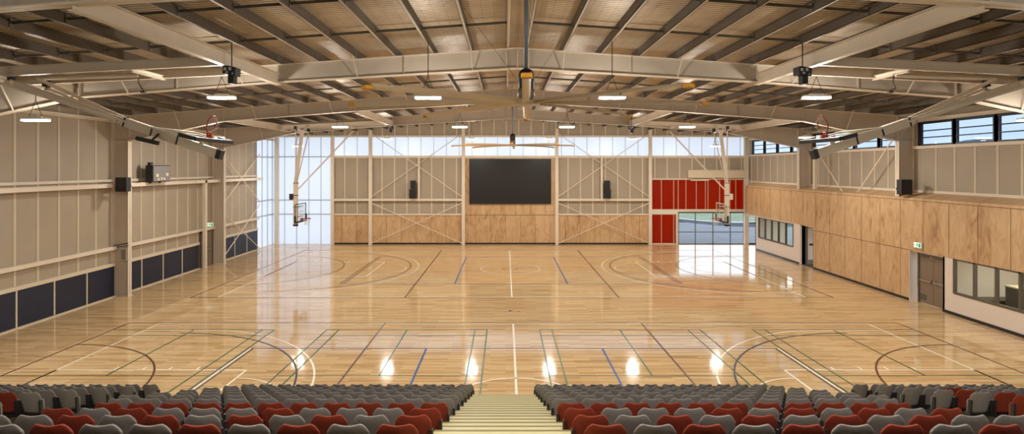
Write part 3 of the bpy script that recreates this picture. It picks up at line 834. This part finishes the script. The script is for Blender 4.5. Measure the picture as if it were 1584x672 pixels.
# steps
def stair_z(y): return 3.83-.346*(y-5.09)-.33
def steps(x0, x1, ystart, yend):
    s = MB(); y = ystart; k = 0
    while y < yend-.01:
        z = max(stair_z(y+.2225), .1)
        s.box(x0, x1, y, y+.445, 0, z-.03, 0); s.box(x0, x1, y, y+.46, z-.03, z, 0)
        s.box(x0+.0, x1-.0, y+.435, y+.465, z-.02, z+.004, 1)
        y += .445
    z = stair_z(yend-.2)
    for k in range(1, 4):
        zz = z-.15*k
        if zz > .03: s.box(x0, x1, y, y+.22, 0, zz, 0); y += .22
    return s
struct('floor_centre_stair_slab', steps(-.86, .80, -.4, 13.85), ['step', 'nosing'])
for a, b in ((-8.72, -6.85), (6.78, 8.72)):
    s = steps(a, b, -.4, 14.3); s.xform(lambda v: Vector((v.x, v.y, max(0, v.z-.30) if v.z > .01 else v.z)))
    struct('floor_side_stair_slab', s, ['step', 'nosing'])

# ------------------------------------------------------------------ lamps
def make_lamp():
    r = empty('pendant_lamp', (0,0,0))
    MB().box(-.38, .38, -.10, .10, .03, .08).box(-.2, .2, -.05, .05, .08, .13).build('lamp_housing', 'lamp_body', r, bevel=.008)
    MB().box(-.37, .37, -.11, .11, -.02, .03).build('lamp_diffuser', 'lamp', r, bevel=.01)
    return r
lamp0 = make_lamp(); used = False
LROWS = [(4.4, (-8.2, -2.25, 3.07, 9.0), 2.0), (16.1, (-8.17, -2.23, 3.07, 8.95), 2.0), (27.7, (-8.2, -2.27, 3.04, 9.0), 2.0), (39.6, (-8.4, -2.4, 3.1, 9.0), 2.0),
         (16.9, (-14.5,), 1.42), (28.2, (-14.6,15.2), 1.5), (39.6, (-14.7, 14.9), 1.5), (4.4, (-14.5, 15.2), 1.5)]
LROWS[4] = (16.9, (-14.2, 15.9), 1.42)
where = {4.4: 'above the seating', 16.1: 'over the court by the seats', 27.7: 'between the two courts', 39.6: 'before the end wall', 16.9: 'low over the court edge', 28.2: 'over the edge between the courts'}
posn = lambda x: ('by the scoreboard wall' if x < -12 else 'second from the scoreboard wall' if x < -6 else 'just off centre, scoreboard side' if x < 0 else
                  'just off centre, timber side' if x < 6 else 'second from the timber wall' if x < 12 else 'at the timber wall')
for (y, xs, h_) in LROWS:
    for x in xs:
        if not used: o = lamp0; used = True
        else: o = dup(lamp0)
        z = EYE+h_; o.location = (x, y, z); ORG[o.name] = Vector(o.location)
        tag(o, 'bright white bar lamp %s, %s' % (where[y], posn(x)), 'lamp', 'hanging bar lamps')
        r = abs(x-CX); zt = rt(r)+.02; zc = min(z+.75, zt-.1)
        dz = zt-z
        mb = MB(); mb.tube([(0,0,dz), (0,0,.62 if dz > .8 else dz*.7)], .012, 6)
        k_ = .62 if dz > .8 else dz*.7
        for s_ in (-.2, .2): mb.tube([(0,0,k_), (s_,0,.12)], .008, 6)
        me = mb.mesh('suspension_cable', 'cable'); c = bpy.data.objects.new('suspension_cable', me); COL.objects.link(c); c.parent = o
        li = bpy.data.lights.new('lamp_light', 'AREA'); li.shape = 'RECTANGLE'; li.size = .74; li.size_y = .24
        li.energy = 70; li.color = (1, .945, .86)
        lo = bpy.data.objects.new('lamp_light', li); COL.objects.link(lo); lo.location = (0, 0, -.04); lo.parent = o
        li2 = bpy.data.lights.new('lamp_glow', 'POINT'); li2.energy = 72; li2.shadow_soft_size = .16; li2.color = (1, .945, .86)
        l2 = bpy.data.objects.new('lamp_glow', li2); COL.objects.link(l2); l2.location = (0, 0, -.28); l2.parent = o
# light in the rooms
for y in (21, 16.5, 38.8):
    li = bpy.data.lights.new('room_light', 'AREA'); li.size = 1.2; li.energy = 105 if y < 30 else 60; li.color = (1, .95, .82)
    lo = bpy.data.objects.new('room_light', li); COL.objects.link(lo); lo.location = (20.8, y, 2.75)

# ------------------------------------------------------------------ ceiling fans
def fan(y, lab, full):
    c = Vector((CX+.03, y, EYE+1.28)); r = thing('ceiling_fan', c, lab, 'fan', None)
    MB().tube([(c.x, y, c.z+.62), (c.x, y, rt(0)+.2)], .042, 12).build('mast', 'mast', r, True)
    MB().lathe([(.07, .68), (.13, .64), (.155, .55), (.155, .33), (.14, .3)], c, 24).build('motor', 'black', r, True)
    MB().lathe([(.13, .30), (.17, .27), (.17, .12), (.12, .08)], c, 24).build('gearbox', 'bronze', r, True)
    MB().lathe([(.10, .08), (.26, .04), (.27, -.02), (.10, -.06)], c, 24).build('hub', 'blade', r, True)
    for k in range(8):
        a = PI/4*k-.035; d = Vector((math.cos(a), math.sin(a), 0)); n_ = Vector((-d.y, d.x, 0))
        mb = MB(); secs = [(.2, .075, .0), (1.2, .075, .0), (2.4, .07, -.01), (3.45, .065, -.03)]; vs = []; fs = []
        for (q, hw, dz) in secs:
            p = c+d*q+Vector((0,0,dz))
            for (u, w_) in ((-1, .0), (-.4, .028), (.5, .03), (1, .045), (.5, -.0), (-.4, -.012)): vs.append(p+n_*hw*u+Vector((0,0,w_+.02*u)))
        for i in range(3):
            for j in range(6): fs.append((i*6+j, i*6+(j+1) % 6, (i+1)*6+(j+1) % 6, (i+1)*6+j))
        fs += [(5,4,3,2,1,0), (18,19,20,21,22,23)]
        mb.add(vs, fs); b = mb.build('fan_blade', 'blade', r)
        t = MB(); p = c+d*3.45+Vector((0,0,-.03))
        t.bar(p-d*.02, p+d*.12, .16, .07, (0,0,1)); t.build('winglet', 'tip', b, bevel=.02)
    if full:
        g = MB()
        for sx, sy in ((-1,1),(1,1)): g.tube([(c.x+.12*sx, y+.12*sy, c.z+.4), (c.x+1.4*sx, y+(2.2 if sy > 0 else .9)*sy, rt(1.4)+.1)], .004, 5)
        g.build('guy_wire', 'cable', r)
fan(11.1, 'large golden-tipped ceiling fan with eight long blades, hung over the court by the seats', True)
fan(32.4, 'large eight-bladed ceiling fan hung before the big dark screen', True)

# ------------------------------------------------------------------ basketball goals
def goal(sg, cy, fold, px, lab):
    """sg -1: goal at the scoreboard-wall end. local u points to court centre, v up, y across"""
    u_ = -sg; P = Vector((px, cy, EYE+2.22)); th = math.radians(fold)
    def T(u, y, v):
        uu = u*math.cos(th)-v*math.sin(th); vv = u*math.sin(th)+v*math.cos(th)
        return Vector((P.x+u_*uu, P.y+y, P.z+vv))
    r = thing('basketball_goal', P, lab, 'basketball hoop')
    def B(name, pts, w, h, m, par=None):
        mb = MB()
        for p, q in pts: mb.bar(T(*p), T(*q), w, h, T(0,1,0)-T(0,0,0))
        return mb.build(name, m, par or r)
    ku = -.38 if fold == 0 else -.21
    B('mast', [((0,0,0), (ku,0,-3.0)), ((ku,0,-2.98), (-.40,0,-5.75))], .17, .15, 'steel')
    B('mast_sleeve', [((ku-.01,0,-3.1), (-.40,0,-5.72))], .23, .20, 'steel')
    for v in (-3.15, -3.9, -4.6, -5.68): MB().bar(T(ku+(-.4-ku)*(-v-3)/2.75,0,v), T(ku+(-.4-ku)*(-v-3)/2.75,0,v-.04), .245, .215, T(0,1,0)-T(0,0,0)).build('mast_collar', 'black', r)
    B('mast_cap', [((-.40,0,-5.72), (-.405,0,-5.80))], .24, .21, 'black')
    for s_ in (-1, 1): B('side_brace', [((.02, s_*1.1, .02), (ku, s_*.06, -3.3))], .05, .05, 'steel')
    if fold == 0: B('rear_brace', [((3.1, 0, .0), (-.30, 0, -3.6))], .07, .07, 'steel')
    else:
        B('rear_brace', [((.25, .3, -.4), (ku, .05, -3.5))], .08, .08, 'steel')
        MB().bar(T(.25, .3, -.4), Vector((P.x+u_*3.1, cy+.3, 8.62)), .05, .05).build('lift_rod', 'steel', r)
        hk = MB(); hx = P.x+u_*3.15; hk.tube([(hx, cy+.3, 8.68), (hx-.03, cy+.3, 8.45), (hx+.05, cy+.3, 8.3), (hx+.12*u_, cy+.3, 8.22)], .018, 6); hk.box(hx+.04*u_, hx+.16*u_, cy+.26, cy+.34, 8.17, 8.22)
        hk.build('winch_hook', 'bark', r)
    # pivot shaft across the support beams
    MB().bar(T(0,-1.25,0), T(0,1.35,0), .07, .07).bar(T(0,-.1,.1), T(0,-.1,-.15), .2, .1).build('pivot_shaft', 'steel', r)
    for s_ in (-1.1, 0, 1.1): MB().box(P.x-.08, P.x+.08, cy+s_-.05, cy+s_+.05, P.z-.05, P.z+.24).build('pivot_plate', 'black', r)
    # backboard
    u0 = -.08; v0, v1 = -5.48, -4.43
    bb = MB(); a = [T(u0-.012, y_, v) for y_, v in ((-.9, v0), (.9, v0), (.9, v1), (-.9, v1))]; b = [T(u0, y_, v) for y_, v in ((-.9, v0), (.9, v0), (.9, v1), (-.9, v1))]
    bb.add(a+b, [(0,1,2,3), (7,6,5,4), (0,4,5,1), (1,5,6,2), (2,6,7,3), (3,7,4,0)])
    bo = bb.build('backboard', 'board', r)
    f = MB(); n_ = T(1,0,0)-T(0,0,0)
    for p, q in (((-.9, v0), (.9, v0)), ((-.9, v1), (.9, v1)), ((-.9, v0), (-.9, v1)), ((.9, v0), (.9, v1))): f.bar(T(u0-.02, *p), T(u0-.02, *q), .045, .04, n_)
    for v in (-5.2, -4.6): f.bar(T(u0-.04, -.45, v), T(u0-.04, .45, v), .03, .03, n_)
    f.build('board_frame', 'steel' if sg > 0 or fold else 'bronze_dark', bo)
    for v in (-5.2, -4.6): B('board_arm', [((-.40, 0, v), (u0-.05, 0, v))], .08, .08, 'steel')
    sq = MB()
    for p, q in (((-.295, v0+.15), (.295, v0+.15)), ((-.295, v0+.60), (.295, v0+.60)), ((-.295, v0+.15), (-.295, v0+.60)), ((.295, v0+.15), (.295, v0+.60))): sq.bar(T(u0+.004, *p), T(u0+.004, *q), .05, .004, n_)
    sq.build('target_square', 'white_line', bo)
    pd = MB(); pd.bar(T(u0-.01, -.94, v0-.03), T(u0-.01, .94, v0-.03), .10, .10, n_)
    for y_ in (-.92, .92): pd.bar(T(u0-.01, y_, v0), T(u0-.01, y_, v0+.38), .08, .10, n_)
    pd.build('board_padding', 'padding', bo, bevel=.012)
    rm = MB(); R = .225; uc = u0+.15+R; vr = v0+.15
    rm.tube([T(uc+R*math.cos(t), R*math.sin(t), vr) for t in [2*PI*j/28 for j in range(28)]], .018, 8, closed=True)
    for y_ in (-.09, .09): rm.bar(T(u0, y_*.8, vr), T(uc-R+.01, y_*.7, vr), .03, .03, n_)
    rm.bar(T(u0+.0, 0, vr-.06), T(u0+.10, 0, vr-.03), .16, .13, n_)
    ri = rm.build('rim', 'orange', r, True)
    if True:
        nt_ = MB()
        for j in range(12):
            t = 2*PI*j/12; t2 = t+2*PI/24
            def q(rr, tt, dv): 
                # net hangs under the rim whatever way the goal is folded
                base = T(uc+rr*math.cos(tt), rr*math.sin(tt), vr)
                return base+(T(0,0,dv)-T(0,0,0) if fold == 0 else Vector((0,0,0))+(T(0,0,dv)-T(0,0,0))*.35)
            for d_ in (1, -1): nt_.tube([q(R, t, 0), q(R*.8, t+d_*.26, -.13), q(R*.62, t, -.26), q(R*.55, t+d_*.26, -.40)], .004, 4)
        nt_.build('net', 'net', ri)
    # padded stop beside the folded mast
    if fold and sg < 0:
        MB().bar((-9.4, cy-.35, P.z-1.47), (-8.85, cy-.35, P.z-1.60), .10, .10).bar((-9.0, cy-.36, P.z-1.52), (-9.0, cy-.02, P.z-1.30), .04, .04).build('padding_block', 'padding', r)
    # shot clock
    if fold == 0:
        sc = MB(); sc.bar(T(-.62, 0, -4.18), T(-.62, 0, -3.82), .34 if sg < 0 else .2, .22, n_)
        sc.build('shot_clock', 'black' if sg < 0 else 'steel', r)
        MB().bar(T(-.49, 0, -4.1), T(-.49, 0, -3.9), .26 if sg < 0 else .16, .02, n_).bar(T(-.4,0,-4), T(-.6,0,-4), .05, .05).build('shot_clock_face', 'orange' if sg < 0 else 'steel', r)
goal(-1, FAR, 0, -12.42, 'basketball goal lowered before the translucent corner, on a cream ceiling mast')
goal(1, FAR, 0, 13.12, 'basketball goal lowered before the red wall panels, on a cream ceiling mast')
goal(-1, NEAR, 75, -12.9, 'folded-up basketball goal hanging under the roof by the scoreboard wall')
goal(1, NEAR, 75, 13.5, 'folded-up basketball goal hanging under the roof by the timber wall')

# ------------------------------------------------------------------ things on the walls
def box_thing(name, b, label, cat, m, bevel=.01, group=None):
    x0, x1, y0, y1, z0, z1 = b
    r = thing(name, ((x0+x1)/2, (y0+y1)/2, z0), label, cat, group); return r
# big screen
r = thing('video_screen', (.37, YB-.06, 3.28), 'large blank black video screen on the timber end wall', 'screen')
MB().box(-2.92, 3.66, YB-.20, YB-.056, 3.26, 6.88).build('screen_casing', 'black', r)
for bx in (-2.2, 2.8): MB().box(bx-.15, bx+.15, YB-.058, YB-.048, 4.6, 5.4).build('mounting_bracket', 'black', r)
MB().box(-2.86, 3.60, YB-.21, YB-.195, 3.32, 6.82).build('screen_face', 'screen', r)
# stacked loudspeakers on the end wall
for x, lab in ((-7.38, 'scoreboard side of the big screen'), (8.22, 'red panel side of the big screen')):
    for z0, z1, wd, pos in ((3.72, 4.46, .30, 'lower'), (4.47, 5.15, .25, 'upper')):
        s_ = -1 if x < 0 else 1
        xx = x+(.0 if pos == 'lower' else (.03 if x < 0 else -.03))
        r = thing('loudspeaker', (xx, YB-.35, z0), '%s black loudspeaker of the stacked two, %s' % (pos, lab), 'loudspeaker')
        MB().box(xx-wd, xx+wd*.6, YB-.55, YB-.25, z0, z1).build('speaker_cabinet', 'black', r, bevel=.02)
        MB().box(xx-wd+.04, xx+wd*.6-.04, YB-.565, YB-.55, z0+.05, z1-.05).build('speaker_grille', 'screen', r)
        MB().box(xx-.05, xx+.05, YB-.26, YB-.05, (z0+z1)/2-.05, (z0+z1)/2+.05).build('mounting_bracket', 'black', r)
# column loudspeakers
for (x0, y_, z0, z1, lab) in ((-18.0, 26.6, 5.05, 5.72, 'square black loudspeaker on the cream column next to the scoreboard'), (18.5, 26.6, 4.92, 5.62, 'square black loudspeaker on the cream column above the timber wall')):
    s_ = 1 if x0 < 0 else -1
    xa, xb = x0-.26*(1 if x0 < 0 else 0)+0, x0+.30
    if x0 > 0: xa, xb = x0-.02, x0+.50
    else: xa, xb = x0-.22, x0+.30
    r = thing('loudspeaker', ((xa+xb)/2, y_, z0), lab, 'loudspeaker')
    MB().box(xa, xb, y_-.5, y_-.16, z0, z1).build('speaker_cabinet', 'black', r, bevel=.02)
    MB().box(xa+.04, xb-.04, y_-.515, y_-.5, z0+.04, z1-.04).build('speaker_grille', 'screen', r)
    MB().box((xa+xb)/2-.05, (xa+xb)/2+.05, y_-.17, y_+.17, z0+.2, z0+.3).build('mounting_bracket', 'black', r)
# scoreboard
r = thing('scoreboard', (-18.2, 29.2, 5.42), 'grey square scoreboard fixed to the rails of the side wall', 'scoreboard')
MB().box(-18.318, -17.96, 28.45, 29.95, 5.44, 6.30).build('scoreboard_casing', 'black', r, bevel=.01)
MB().box(-18.5, -18.30, 28.7, 28.9, 5.36, 5.46).box(-18.5, -18.30, 29.5, 29.7, 5.36, 5.46).build('mounting_bracket', 'black', r)
MB().box(-17.965, -17.94, 28.50, 29.90, 5.48, 6.26).build('scoreboard_face', 'grey_box', r)
f = MB()
for (y_, z_) in ((28.72, 5.70), (29.55, 5.74)): f.box(-17.942, -17.93, y_, y_+.2, z_, z_+.16)
for (y_, z_) in ((28.85, 5.52), (29.12, 5.55), (29.35, 5.53)): f.box(-17.942, -17.93, y_, y_+.12, z_, z_+.12)
f.build('score_digit', 'batten', r)
MB().box(-18.25, -18.1, 28.5, 28.7, 6.30, 6.45).build('scoreboard_horn', 'black', r)
# exit signs: running figure, arrow and door
def exit_sign(c, nrm, lab, wd=.42, ht=.22):
    n_ = Vector(nrm); up = Vector((0,0,1)); rt_ = up.cross(n_)
    r = thing('exit_sign', c, lab, 'sign'); c = Vector(c)
    def P(a, b, d): return c+rt_*a+up*b+n_*d
    mb = MB(); mb.bar(P(0, -ht/2, 0), P(0, ht/2, 0), wd, .06, n_); mb.build('sign_case', 'lamp_body', r)
    MB().bar(P(0, -ht/2+.01, .033), P(0, ht/2-.01, .033), wd-.02, .006, n_).build('sign_face', 'sign', r)
    g = MB()
    g.bar(P(wd*.30, -ht*.36, .038), P(wd*.30, ht*.36, .038), wd*.22, .005, n_)               # doorway
    g.bar(P(-.02, .0, .038), P(.01, ht*.22, .038), .05, .005, n_)                                 # figure
    g.bar(P(-.02, -.0, .038), P(-.07, -ht*.3, .038), .022, .005, n_); g.bar(P(-.01, .0, .038), P(.045, -ht*.12, .038), .022, .005, n_); g.bar(P(.045, -ht*.12, .038), P(.03, -ht*.34, .038), .02, .005, n_)
    g.bar(P(0, ht*.2, .038), P(.06, ht*.08, .038), .018, .005, n_); g.bar(P(0, ht*.2, .038), P(-.06, ht*.14, .038), .018, .005, n_)
    g.bar(P(.02, ht*.27, .038), P(.02, ht*.4, .038), .035, .005, n_)
    g.bar(P(-wd*.42, 0, .038), P(-wd*.26, 0, .038), .02, .005, n_)
    g.bar(P(-wd*.42, 0, .038), P(-wd*.36, .035, .038), .018, .005, n_); g.bar(P(-wd*.42, 0, .038), P(-wd*.36, -.035, .038), .018, .005, n_)
    g.build('sign_pictogram', 'sign_green', r)
exit_sign((XR-.05, 25.35, 2.66), (-1, 0, 0), 'small lit green and white exit sign on timber above the double door', .46, .24)
exit_sign((WL+.35, 34.9, 2.62), (.5, -.86, 0), 'small lit green exit sign above the door near the navy padding', .36, .24)
# box on the column
r = thing('control_panel', (-18.35, 26.85, 1.9), 'small grey control panel on the cream column next to the navy pads', 'panel')
MB().box(-18.42, -18.12, 26.74, 26.86, 1.72, 2.32).build('panel_case', 'web', r, bevel=.01)
MB().box(-18.38, -18.16, 26.73, 26.745, 1.78, 2.26).build('panel_face', 'grey_box', r)
tag(MB().tube([(-18.8, 26.75, 2.42), (-18.5, 26.75, 2.5), (-18.05, 26.75, 2.56)], .02, 6).tube([(-18.8, 26.78, 2.36), (-18.05, 26.78, 2.44)], .015, 6).build('conduit_pipe', 'cable', None, loc=(-18.4, 26.75, 2.4)), 'dark conduit pipes crossing the cream column above the grey control panel', 'pipe')
# hanging black loudspeaker clusters
def cluster(x, y, z, zt, s, lab):
    r = thing('hanging_loudspeaker', (x, y, z), lab, 'loudspeaker', None); k = .78 if y < 20 else .8
    sc_ = lambda m_: m_.xform(lambda v: Vector((x+(v.x-x)*k, y+(v.y-y)*k, z+(v.z-z)*k)))
    sc_(MB().prism([(x-.22, z-.02), (x+.20, z-.10), (x+.22, z+.18), (x-.05, z+.24), (x-.22, z+.24)], 'y', y-.2, y+.2)).build('speaker_cabinet', 'black', r, bevel=.02)
    sc_(MB().box(x-.08, x+.13, y-.14, y+.14, z-.34, z-.04)).build('lower_horn', 'black', r, bevel=.03)
    for bx in ((x-.17, x-.08, y-.21, y-.2, z+.08, z+.17), (x, x+.08, y-.215, y-.2, z+.08, z+.18), (x-.1, x-.03, y-.21, y-.2, z-.02, z+.05), (x+.1, x+.14, y-.21, y-.2, z-.05, z)):
        sc_(MB().box(*bx)).build('speaker_label', 'mull', r)
    MB().tube([(x, y, z+.15), (x, y, zt)], .016, 6).build('hanging_rod', 'cable', r)
cluster(-7.05, 14.4, EYE+2.42, 9.4, 1, 'black loudspeaker cluster on a rod beside the folded goal on the scoreboard side')
cluster(7.70, 14.5, EYE+2.42, 9.4, 1, 'black loudspeaker cluster on a rod beside the folded goal on the timber wall side')
cluster(-7.25, 35.3, EYE+2.48, 9.4, 1, 'small distant black loudspeaker hung under the roof before the translucent corner half')
cluster(7.95, 35.3, EYE+2.44, 9.4, 1, 'small distant black loudspeaker hung under the roof before the red panel half')

# ------------------------------------------------------------------ world and camera
wd = bpy.data.worlds.new('World'); S.world = wd; wd.use_nodes = True
nt = wd.node_tree; bg = nt.nodes['Background']
tc = N(nt, 'ShaderNodeTexCoord'); sp = N(nt, 'ShaderNodeSeparateXYZ'); nt.links.new(tc.outputs['Generated'], sp.inputs[0])
cr = N(nt, 'ShaderNodeValToRGB'); e = cr.color_ramp.elements
e[0].position = .0; e[0].color = (.80, .88, 1.0, 1); e[1].position = .6; e[1].color = (.60, .75, 1.0, 1)
k = e.new(.12); k.color = (.78, .88, 1, 1)
nt.links.new(sp.outputs[2], cr.inputs[0])
nz = N(nt, 'ShaderNodeTexNoise'); nz.inputs['Scale'].default_value = 3; nz.inputs['Detail'].default_value = 5
mpp = N(nt, 'ShaderNodeMapping'); mpp.inputs['Scale'].default_value = (1, 1, 4); nt.links.new(tc.outputs['Generated'], mpp.inputs[0]); nt.links.new(mpp.outputs[0], nz.inputs['Vector'])
rp_ = N(nt, 'ShaderNodeMapRange'); rp_.inputs[1].default_value = .42; rp_.inputs[2].default_value = .62; nt.links.new(nz.outputs['Fac'], rp_.inputs[0])
mx = N(nt, 'ShaderNodeMix', data_type='RGBA'); nt.links.new(rp_.outputs[0], mx.inputs[0]); nt.links.new(cr.outputs[0], mx.inputs[6]); mx.inputs[7].default_value = (1, 1, 1, 1)
nt.links.new(mx.outputs[2], bg.inputs[0])
bg.inputs[1].default_value = 2.4

cam = bpy.data.cameras.new('camera'); co = bpy.data.objects.new('camera', cam); COL.objects.link(co)
co.location = (0, 0, EYE); co.rotation_euler = (PI/2, 0, 0)
cam.sensor_width = 36; cam.lens = 865/1584*36; cam.shift_x = 10/1584; cam.shift_y = -76.5/1584; cam.clip_end = 2000
S.camera = co
S.view_settings.view_transform = 'Standard'; S.view_settings.look = 'None'
S.view_settings.gamma = 1; S.view_settings.use_curve_mapping = False
S.view_settings.exposure = .25
c = S.cycles
c.use_denoising = True
try: c.denoiser = 'OPENIMAGEDENOISE'
except Exception: pass
c.max_bounces = 8; c.diffuse_bounces = 4; c.glossy_bounces = 4; c.transmission_bounces = 6; c.transparent_max_bounces = 12
c.caustics_reflective = False; c.caustics_refractive = False
c.sample_clamp_indirect = 6; c.use_adaptive_sampling = True; c.adaptive_threshold = .02
